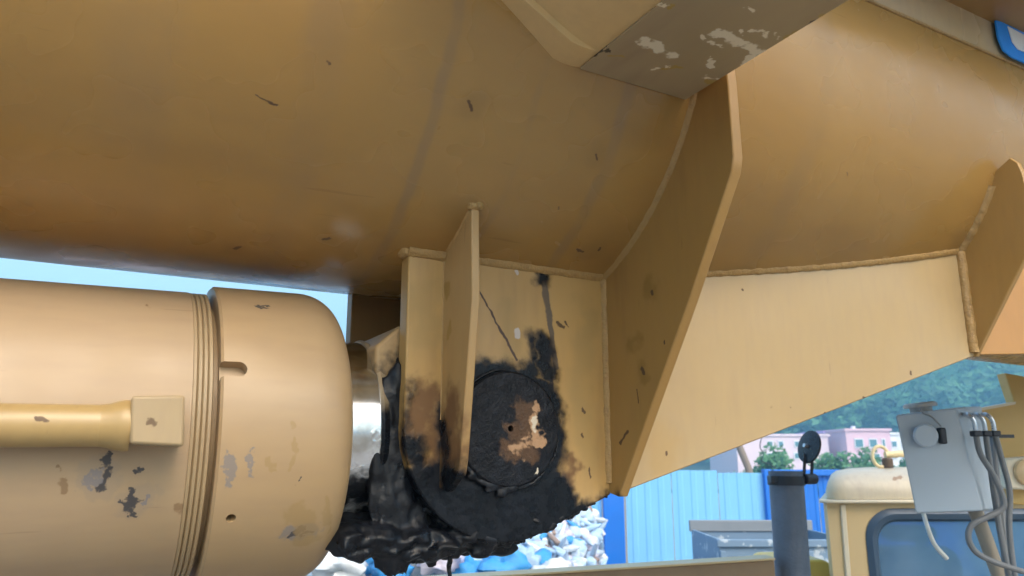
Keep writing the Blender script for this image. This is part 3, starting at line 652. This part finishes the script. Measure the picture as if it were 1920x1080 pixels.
MB().prism([(x, y, zt - .012) for (x, y) in rrect(xl - .035, xr + .035, fcab - .035, fcab + .80, .06, 5)], (0, 0, .014)).build('roof_gutter', M_roof, cab, world=True, bevel=.004); taper(bpy.data.objects['roof_gutter'])
tr = [C(1579, 946, -.012), C(1592, 1110, -.012)]
MB().prism([tr[0] + V((-.012, 0, 0)), tr[0] + V((.012, 0, 0)), tr[1] + V((.012, 0, 0)), tr[1] + V((-.012, 0, 0))], (0, .02, 0)).build('corner_trim', M_roof, cab, world=True, bevel=.004)
# lifting eye and handle on the roof
hz = at(1664, 866, fcab + .25)
MB().lathe([(-.03, .026), (.012, .026), (.02, .02)], hz, (0, 0, 1), 20).build('roof_vent_base', simple('brown_steel', (.10, .07, .05), .6), cab, world=True)
M_rope = simple('cream_enamel', (.72, .60, .36), .5, var=.25, scale=60)
MB().tube(lin(hz + V((-.01, 0, .035)), hz + V((.30, 0, .055)), 16), .018, 12, .25).build('grab_handle', M_rope, cab, world=True)
rc = at(1651, 856, fcab + .25); MB().tube([rc + V((.042 * math.cos(a), 0, .052 * math.sin(a))) for a in [2 * math.pi * k / 28 for k in range(29)]], .009, 10).build('lifting_ring', M_rope, cab, world=True)
# seat and headrest inside
se = thing('driver_seat', 'dark blue driver seat back seen through the cab rear window', 'seat', (C(1790, 1060).x, fcab + .42, zbm + .04))
M_seat = simple('seat_vinyl', (.03, .05, .10), .6)
sx, sz = C(1790, 1020).x, C(1790, 1020).z
MB().prism([(x, fcab + .36, z) for (x, z) in rrect(sx - .24, sx + .24, zbm + .35, sz - .05, .10)], (0, .12, 0)).build('backrest', M_seat, se, world=True, bevel=.03)
MB().prism([(x, fcab + .38, z) for (x, z) in rrect(sx - .13, sx + .13, sz - .03, sz + .05, .04)], (0, .08, 0)).build('headrest', M_seat, se, world=True, bevel=.02)
MB().box((sx, fcab + .58, zbm + .28), (.5, .26, .16)).build('seat_cushion', M_seat, se, world=True, bevel=.04)
# rounded yellow tool locker left of the cab
lk = at(1519, 1050, 3.95)
MB().prism([(x, 3.95, z) for (x, z) in rrect(lk.x - .20, lk.x + .115, 1.0, lk.z, .06)], (0, .35, 0)).build('tool_locker', simple('locker_yellow', (.62, .46, .10), .4, scale=5), None, bevel=.01)
tag(bpy.data.objects['tool_locker'], 'small rounded yellow locker between exhaust pipe and cab', 'locker')

# control box with sockets and cables
fbx = 2.15
TL, TR, BRc, BL = at(1678, 778, fbx + .03), at(1792, 764, fbx), at(1843, 958, fbx), at(1717, 963, fbx + .03)
nrm = (TR - TL).cross(BL - TL).normalized()
if nrm.y < 0: nrm = -nrm
TR2, BR2 = at(1841, 761, fbx + .13), at(1863, 956, fbx + .13)
TL2, BL2 = TR2 + (TL - TR), BR2 + (BL - BRc)
cb = thing('control_box', 'blue grey steel control box with round socket cover and cables over the cab', 'control box', tuple(BL.lerp(BRc, .5)))
M_box = simple('box_grey_blue', (.42, .50, .58), .45, var=.06, scale=3)
M_boxs = M_box
MB().add([TL, TR, BRc, BL, TL2, TR2, BR2, BL2], [(0, 1, 2, 3), (7, 6, 5, 4), (0, 4, 5, 1), (1, 5, 6, 2), (2, 6, 7, 3), (3, 7, 4, 0)]).build('enclosure', M_box, cb, world=True, bevel=.005)
up = (TL - BL).normalized(); rt = (TR - TL).normalized()
def onbox(px, py, o=0):
    d = ray(px, py); t_ = (TL - CAMP).dot(nrm) / d.dot(nrm); return CAMP + d * t_ - nrm * o
sc = onbox(1731, 817)
k_ = (onbox(1748, 817) - sc).length
scv = MB().lathe([(.0, k_ * 1.15), (.016, k_ * 1.1), (.018, k_ * 1.35), (.024, k_ * 1.35), (.027, k_ * 1.2), (.027, .002)], sc + nrm * .001, tuple(-nrm), 40).build('socket_cover', simple('cover_grey_blue', (.44, .52, .60), .4, var=.05), cb, world=True)
MB().box(sc + rt * .045 - up * .006 - nrm * .012, (.018, .02, .045)).build('latch', M_exd, scv, world=True, bevel=.004)
MB().tube(spline([sc + rt * .045 + up * .02 - nrm * .02, sc + rt * .03 + up * .05 - nrm * .008, sc + up * .062 + rt * .012 - nrm * .005, sc + up * .075 - nrm * .008 + rt * .005]), .0022, 8).build('retaining_chain', simple('grey_wire', (.3, .32, .34), .4, .6), scv, world=True)
tcap = at(1726, 764, fbx + .08)
MB().lathe([(-.02, .030), (.0, .030), (.0, .045), (.009, .046), (.014, .040), (.015, .002)], tcap, tuple(up), 36).build('top_cap', simple('cap_grey', (.45, .44, .42), .45), cb, world=True)
M_cab = simple('cable_grey', (.15, .16, .17), .55, var=.15, scale=30)
M_fit = simple('silver_fitting', (.55, .60, .66), .3, .7)
sdp = lambda px, py, f: at(px, py, f)
for i, px in enumerate((1808, 1826, 1843)):
    f0 = fbx + .0 + i * .03
    cbm = MB().tube(spline([sdp(px - 2, 777, f0 + .03), sdp(px + 8, 778, f0 - .01), sdp(px + 18, 790, f0 - .02), sdp(px + 22, 812, f0 - .02)]), .006, 10).build('cable_fitting', M_fit, cb, world=True)
    pts = [[(1829, 810), (1838, 850), (1862, 890), (1881, 935), (1878, 955), (1850, 970), (1822, 985), (1816, 1010), (1830, 1035), (1860, 1052), (1900, 1066), (1930, 1075)],
           [(1848, 812), (1856, 870), (1866, 940), (1876, 1000), (1888, 1060), (1896, 1110)], [(1865, 812), (1878, 860), (1893, 920), (1892, 980), (1897, 1040), (1908, 1110)]][i]
    MB().tube(spline([sdp(a, b, f0 - .02 - .012 * j / len(pts)) for j, (a, b) in enumerate(pts)]), .0078, 10).build('cable', M_cab, cb, world=True)
    MB().box(sdp(px + 22, 813, f0 - .02), (.024, .024, .016)).build('cable_nut', M_exd, cb, world=True, bevel=.003)
MB().tube(spline([sdp(1862, 820, fbx * 1.1), sdp(1868, 900, fbx * 1.08), sdp(1880, 985, fbx * 1.06), sdp(1890, 1100, fbx * 1.05)]), .011, 10).build('cable', M_cab, cb, world=True)
MB().box(sdp(1878, 818, fbx * 1.08), (.07, .012, .010)).build('cable_clip', M_exd, cb, world=True)
MB().tube(spline([BL.lerp(BRc, .16) + nrm * .03 + V((0, 0, .01)), sdp(1738, 985, fbx), sdp(1752, 1020, fbx), sdp(1776, 1048, fbx)]), .006, 8).build('loose_wire', simple('wire_white', (.50, .52, .50), .5), cb, world=True)
MB().tube(lin(sdp(1828, 955, fbx + .06), sdp(1895, 1140, fbx + .06), 6) + [sdp(1900, 1160, fbx + .06) - V((0, 0, .9))], .019, 14).build('support_post', simple('post_khaki', (.28, .25, .20), .55), cb, world=True)

# yellow superstructure frame at the right edge
sf_ = 2.7
ss = thing('superstructure_frame', 'ochre yellow slewing frame panel at the right edge behind the control box', 'crane frame', tuple(at(1990, 900, sf_) - V((0, 0, 1.2))))
M_ss = simple('frame_ochre_paint', (.60, .39, .12), .42, var=.1, scale=4)
pl = [at(*p, sf_) for p in ((1835, 768), (1903, 756), (1884, 699), (1930, 707), (2150, 735), (2150, 960), (1892, 945), (1888, 915), (1862, 900))]
MB().prism(pl, (0, .05, 0)).build('side_panel', M_ss, ss, world=True, bevel=.004)
MB().prism([at(*p, sf_ - .004) for p in ((1833, 766), (1905, 753), (1904, 758), (1834, 771))], (0, .052, 0)).build('edge_strip', M_roof, ss, world=True)
lb = [at(*p, sf_ - .08) for p in ((1884, 860), (1990, 852), (1990, 922), (1890, 917))]
lamp = MB().prism(lb, (0, .10, 0)).build('lamp_housing', M_roof, ss, world=True, bevel=.008)
MB().lathe([(0, .045), (.012, .043), (.02, .03), (.022, .003)], at(1925, 886, sf_ - .082), (0, -1, 0), 32).build('lamp_lens', simple('lens_amber', (.66, .46, .24), .25), lamp, world=True)
MB().box((at(2000, 900, sf_).x + .75, sf_ + .2, 2.1), (.5, .5, 1.5)).build('frame_column', M_ss, ss, world=True, bevel=.01)

# ==================================================================== yard: fence, bin, heap
D = 12.0
M_lt = simple('sheet_pale_blue', (.19, .50, .82), .5, var=.06, scale=1.5); M_bb = simple('sheet_bright_blue', (.01, .16, .62), .45, var=.1, scale=1.5)
def hoarding(name, label, px0, px1, mat, top_py, pitch, npan, post_px=None, rail=True):
    a, b = at(px0, top_py, D), at(px1, top_py, D); zt_ = a.z
    o = thing(name, label, 'fence', (a.lerp(b, .5).x, D, 0))
    for k in range(npan):
        x0 = a.x + (b.x - a.x) * k / npan; x1 = a.x + (b.x - a.x) * (k + 1) / npan - .012
        P = []; x = x0
        while x < x1 - 1e-4:
            for (dx, dy) in ((0, 0), (.35, 0), (.45, -.009), (.75, -.009), (.85, 0)):
                if x + dx * pitch < x1: P.append((x + dx * pitch, D + dy))
            x += pitch
        P.append((x1, D)); nn = len(P); dz = random.uniform(-.03, .02)
        MB().add([(x, y, 0.05) for (x, y) in P] + [(x, y, zt_ + dz + .006 * mnoise.noise(V((x * 6, 0, 0)))) for (x, y) in P], [(i, i + 1, nn + i + 1, nn + i) for i in range(nn - 1)]).build('corrugated_sheet', mat, o, world=True, ang=20)
    for z in (.4, zt_ - .3): MB().box(((a.x + b.x) / 2, D + .06, z), (b.x - a.x, .05, .06)).build('rail', M_ex, o, world=True)
    return o
hoarding('hoarding', 'pale blue corrugated steel hoarding right of the bright blue post', 1172, 1432, M_lt, 884, .21, 3)
hb_ = hoarding('hoarding', 'bright blue corrugated steel hoarding behind the exhaust and cab', 1446, 1790, M_bb, 888, .19, 4)
hoarding('hoarding', 'pale blue corrugated steel hoarding behind the plastic heap', 420, 1128, M_lt, 884, .21, 6)
for (p0, p1, lab, ty_) in ((1130, 1168, 'wide bright blue post at the left end of the pale hoarding', 878), (1433, 1447, 'narrow bright blue post between pale and bright blue hoardings', 880)):
    a, b = at(p0, ty_, D - .1), at(p1, ty_, D - .1)
    MB().box(((a.x + b.x) / 2, D - .02, a.z / 2), (b.x - a.x, .16, a.z)).build('fence_post', M_bb, None, bevel=.01); o = bpy.data.objects[[k for k in bpy.data.objects.keys() if k.startswith('fence_post')][-1]]
    tag(o, lab, 'post', 'hoarding posts')
tr_ = MB().box(((at(1447, 880, D).x + at(1790, 880, D).x) / 2, D - .06, at(1500, 886, D).z + .0), (at(1790, 880, D).x - at(1447, 880, D).x, .06, .09)).build('top_rail', M_bb, hb_, world=True, bevel=.008)
# steel bin
fbn = 7.6
t = NT('bin_paint'); k = t.ramp(t.noise(7, 5, .65), .56, .62); t.l(t.mix(k, (.16, .25, .36), (.45, .52, .58)), t.b.inputs['Base Color']); t.b.inputs['Roughness'].default_value = .55
M_bin = t.m
b0, b1 = at(1347, 1012, fbn), at(1552, 1006, fbn)
bn = thing('steel_bin', 'grey blue steel bin with flaking rim behind the exhaust pipe', 'bin', ((b0.x + b1.x) / 2, fbn + .5, 0))
m = MB(); bw = b1.x - b0.x + .25; cx_ = b0.x + bw / 2; zh = b0.z
for (c_, s_) in (((cx_, fbn, zh / 2), (bw, .03, zh)), ((cx_, fbn + 1.1, zh / 2), (bw, .03, zh)), ((b0.x + .016, fbn + .55, zh / 2), (.03, 1.06, zh)), ((b0.x + bw - .016, fbn + .55, zh / 2), (.03, 1.06, zh)), ((cx_, fbn + .55, .1), (bw - .07, 1.06, .04))): m.box(c_, s_)
m.build('bin_wall', M_bin, bn, world=True)
MB().box((cx_, fbn - .02, zh - .03), (bw + .05, .05, .07)).build('bin_rim', M_bin, bn, world=True, bevel=.008)
MB().box((cx_, fbn + 1.1, zh + .04), (bw + .05, .06, .12)).build('bin_rim', simple('bin_rim_grey', (.22, .25, .28), .6), bn, world=True, bevel=.008)
for k in (.02, .33, .66, .98): MB().box((b0.x + bw * k, fbn - .035, zh / 2 - .05), (.05, .04, zh - .1)).build('bin_rib', M_bin, bn, world=True, bevel=.006)

# heap of plastic packaging
random.seed(21)
def heap_h(x, y): return max(0, 2.62 - .55 * abs(y - 10.2) - .10 * abs(x + .2) - 2.2 * max(0, x - 1.0) + .18 * mnoise.noise(V((x * 1.1, y * 1.1, 3))))
cols = {'clear': (.48, .58, .70), 'lilac': (.60, .56, .66), 'pale': (.44, .62, .80), 'blue': (.05, .32, .72), 'white': (.74, .78, .80), 'brown': (.30, .22, .18)}
HM = {k: simple('plastic_' + k, v, .14, var=.25, scale=14, bump=.008) for k, v in cols.items()}
heapm = MB()
hx = [(-7 + 8.15 * i / 50, 8.6 + 3.2 * j / 24) for j in range(25) for i in range(51)]
heapm.add([(x, y, max(.02, heap_h(x, y) - .12)) for (x, y) in hx], [(j * 51 + i, j * 51 + i + 1, (j + 1) * 51 + i + 1, (j + 1) * 51 + i) for j in range(24) for i in range(50)])
hb = thing('plastic_heap', 'tall heap of crushed clear and lilac plastic packaging left of the blue post', 'heap', (-1, 10, 0)); hb['kind'] = 'stuff'
heapm.build('heap_core', HM['lilac'], hb, world=True, kind='stuff')
acc = {k: MB() for k in cols}
for i in range(2600):
    x = random.uniform(-4.2, 1.12); y = random.uniform(8.6, 10.6); z = heap_h(x, y)
    k = random.choices(list(cols), (5, 3, 5, .9, 2.5, .6))[0]
    if random.random() < .7: acc[k].blob((x, y, z - .04), random.uniform(.03, .085), i, .45, 9, 7, (random.uniform(.8, 1.5), 1, random.uniform(.6, 1.2)), 1.3)
    else:
        d = V((random.gauss(0, .6), random.gauss(0, .6), random.gauss(0, .5))).normalized(); r = random.uniform(.026, .036); p = V((x, y, z - .01))
        acc[k].tube([p - d * .001, p, p + d * .08, p + d * .15, p + d * .19, p + d * .22], [r * .5, r, r * 1.05, r, r * .5, r * .4], 8)
for k, mb in acc.items(): mb.build('packaging_' + k, HM[k], hb, world=True, kind='stuff', ang=75)
sack_names = []
spots = [(640, 1062, 'white'), (668, 1050, 'blue'), (700, 1068, 'pale'), (735, 1072, 'blue'), (765, 1050, 'white'), (800, 1064, 'pale'), (830, 1052, 'lilac'), (868, 1060, 'pale'), (905, 1050, 'white'), (940, 1062, 'blue'), (975, 1052, 'pale'), (1000, 1068, 'blue'), (880, 1082, 'blue'), (620, 1085, 'pale'), (960, 1084, 'pale'), (1040, 1078, 'white')]
ordn = ['leftmost', 'second from left', 'third from left', 'fourth from left', 'fifth from left', 'sixth from left', 'seventh from left']
words = {'white': 'white', 'blue': 'bright blue', 'pale': 'pale blue', 'lilac': 'lilac'}
for i, (px, py, k) in enumerate(spots):
    p = at(px, py, 7.9 + .25 * (i % 3)); r = random.uniform(.15, .22)
    o = MB().blob((0, 0, 0), r, i + 40, .9, 18, 12, (1.15, 1, .85), 1.9).build('plastic_sack', HM[k], None, ang=80); o.location = p
    rk = sorted([q_[0] for q_ in spots if q_[2] == k]).index(px)
    tag(o, words[k] + ' plastic sack below the greasy bracket, ' + ordn[rk] + ' of the ' + words[k] + ' ones', 'sack', 'plastic sacks below the bracket')
m = MB(); 
for i in range(70): 
    x = random.uniform(-2.4, 1.0); m.blob((x, random.uniform(7.7, 8.9), random.uniform(.3, 1.35)), random.uniform(.2, .34), i, .8, 10, 7, fr=1.8)
o = m.build('sack_pile', HM['pale'], None, kind='stuff', ang=80); tag(o, 'lower pile of pale blue plastic sacks in front of the packaging heap', 'sacks', kind='stuff')

# ==================================================================== trees, buildings, wood
M_leaf = [simple('leaf_%d' % i, c_, .6, var=.35, scale=.8) for i, c_ in enumerate([(.05, .16, .06), (.075, .21, .085), (.03, .11, .05)])]
M_bark = simple('bark', (.12, .09, .06), .9)
def leaves(m, c_, rx, rz, n, size, rnd):
    c_ = V(c_)
    lobes = [(V((rnd.gauss(0, .42) * rx, rnd.gauss(0, .42) * rx, rnd.gauss(0, .38) * rz)), rnd.uniform(.35, .6)) for _ in range(9)]
    for i in range(n):
        lc, lr = rnd.choice(lobes); d = V((rnd.gauss(0, 1), rnd.gauss(0, 1), rnd.gauss(0, 1))).normalized() * (rnd.random() ** .35)
        p = c_ + lc + V((d.x * rx, d.y * rx, d.z * rz)) * lr
        u = V((rnd.gauss(0, 1), rnd.gauss(0, 1), rnd.gauss(0, .6))).normalized(); v_ = u.orthogonal().normalized(); s_ = size * rnd.uniform(.6, 1.3)
        m.add([p - u * s_, p + v_ * s_ * .5, p + u * s_, p - v_ * s_ * .5], [(0, 1, 2, 3)])
def tree(px, py_top, f_, width_px, label, mi, nl=1400):
    rnd = random.Random(px); p = at(px, py_top, f_); rx = width_px / FPX * f_ / 2; rz = min(p.z * .4, rx * 1.1)
    o = thing('tree', label, 'tree', (p.x, f_, 0), group='trees behind the hoarding')
    cz = p.z - rz * .95
    tm = MB().tube([(p.x, f_, 0), (p.x + .1, f_, cz * .5), (p.x, f_, cz)], [.16, .11, .06], 8)
    for k in range(6):
        a = k * 1.05; tm.tube([(p.x, f_, cz * (.6 + .05 * k)), (p.x + rx * .6 * math.cos(a), f_ + rx * .6 * math.sin(a), cz + rz * .3)], [.06, .02], 6)
    tm.build('trunk', M_bark, o, world=True)
    m = MB(); leaves(m, (p.x, f_, cz), rx, rz, nl, .16 * f_ / 40, rnd); m.build('crown', M_leaf[mi], o, world=True)
for a in ((1455, 838, 42, 90, 'round green tree behind the pale hoarding left of the rain flap', 1), (1562, 846, 44, 90, 'green tree just right of the rain flap', 1), (1625, 852, 40, 100, 'low green tree under the pink building with windows', 0), (1408, 858, 46, 70, 'small tree close under the sloping bracket edge', 1), (1690, 856, 46, 90, 'low tree behind the control box', 0)): tree(*a)
# leaning utility pole and wire
pa, pb = at(1404, 880, 30), at(1390, 846, 30)
pl_ = MB().tube([(pa.x + .25, 30, 0), pa, pb, pb + (pb - pa) * 2], .14, 10).build('utility_pole', simple('weathered_wood', (.24, .19, .15), .85), None); tag(pl_, 'weathered leaning pole under the sloping bracket edge', 'pole')
wi = MB().tube(spline([at(1428, 820, 20), at(1425, 838, 20), at(1432, 852, 20), at(1428, 864, 20), at(1442, 870, 20), at(1458, 882, 20)], 5), .012, 6).build('dangling_cable', M_dkgrey, None); tag(wi, 'thin dark cable kinking down behind the flared web', 'cable')
M_win = simple('window_teal', (.10, .22, .26), .15)
def building(px0, px1, py_top, f_, colr, label, wins, tanks=(), depth=14, name='building'):
    a, b = at(px0, py_top, f_), at(px1, py_top, f_); zt_ = a.z
    o = thing(name, label, 'building', ((a.x + b.x) / 2, f_ + depth / 2, 0))
    mt = simple('render_' + str(px0), colr, .8, var=.06, scale=.3)
    MB().box(((a.x + b.x) / 2, f_ + depth / 2, zt_ / 2), (b.x - a.x, depth, zt_)).build('wall', mt, o, world=True)
    MB().box(((a.x + b.x) / 2, f_ + depth / 2, zt_ + .15), (b.x - a.x + .4, depth + .4, .3)).build('parapet', mt, o, world=True)
    for (x0, x1, y0, y1) in wins:
        p, q_ = at(x0, y0, f_), at(x1, y1, f_); cw = ((p.x + q_.x) / 2, f_ - .04, (p.z + q_.z) / 2); s_ = (q_.x - p.x, .12, p.z - q_.z)
        wn_ = MB().box(cw, (s_[0] + .25, .1, s_[2] + .25)).build('window', M_white, o, world=True); MB().box((cw[0], f_ - .07, cw[2]), s_).build('pane', M_win, wn_, world=True)
    for (x0, x1, y0) in tanks:
        p, q_ = at(x0, y0, f_ + 3), at(x1, y0, f_ + 3); MB().lathe([(0, (q_.x - p.x) / 2), (p.z - zt_ - .1, (q_.x - p.x) / 2)], ((p.x + q_.x) / 2, f_ + 3, zt_ + .1), (0, 0, 1), 16).build('roof_tank', M_white, o, world=True)
def grid(xs, ys, w_, h_): return [(x, x + w_, y, y + h_) for x in xs for y in ys]
building(1380, 1552, 818, 100, (.74, .60, .66), 'white rendered building left of the lilac block', grid((1440, 1460, 1490, 1520), (828, 850), 8, 9))
building(1545, 1592, 812, 104, (.50, .36, .66), 'lilac building block right of the rain flap', [], depth=10)
building(1585, 1668, 808, 98, (.74, .50, .58), 'pale pink building with two teal windows beside the control box', [(1603, 1618, 824, 838), (1630, 1644, 824, 838), (1654, 1659, 824, 838), (1615, 1625, 852, 866), (1640, 1650, 852, 866)], [(1555 + 40, 1603, 799)])
building(1668, 1720, 815, 108, (.80, .82, .82), 'white building partly hidden by the control box', grid((1672, 1690), (828, 850), 9, 9))
# wood on the hill
rnd = random.Random(5); wm = [MB(), MB(), MB()]
for i in range(520):
    f_ = rnd.uniform(140, 330); px = rnd.uniform(1330, 2100); x = (px - 960) / FPX * f_
    z = hill_z(x, f_)
    if z < -.5: z = 0
    r = rnd.uniform(5.0, 8.5); mi = rnd.randrange(3)
    leaves(wm[mi], (x, f_, z + r * 1.0), r, r * .9, 260, .95, rnd)
    wm[mi].tube([(x, f_, z - 1), (x, f_, z + r)], [.3, .15], 5)
wd = thing('hillside_wood', 'dense blue green wooded hillside behind the buildings', 'wood', (150, 220, 0)); wd['kind'] = 'stuff'
for mb, mt in zip(wm, M_leaf): mb.build('tree_crowns', mt, wd, world=True, kind='stuff')
# the air between
t = NT('haze_air'); t.t.nodes.remove(t.b); pv = t.n('ShaderNodeVolumePrincipled'); pv.inputs['Color'].default_value = (.30, .68, 1, 1); pv.inputs['Density'].default_value = .0028; pv.inputs['Anisotropy'].default_value = .2
t.l(pv.outputs[0], t.o.inputs['Volume'])
hz_ = MB().box((0, 150, 47), (1380, 900, 100)).build('haze', t.m); hz_['kind'] = 'stuff'
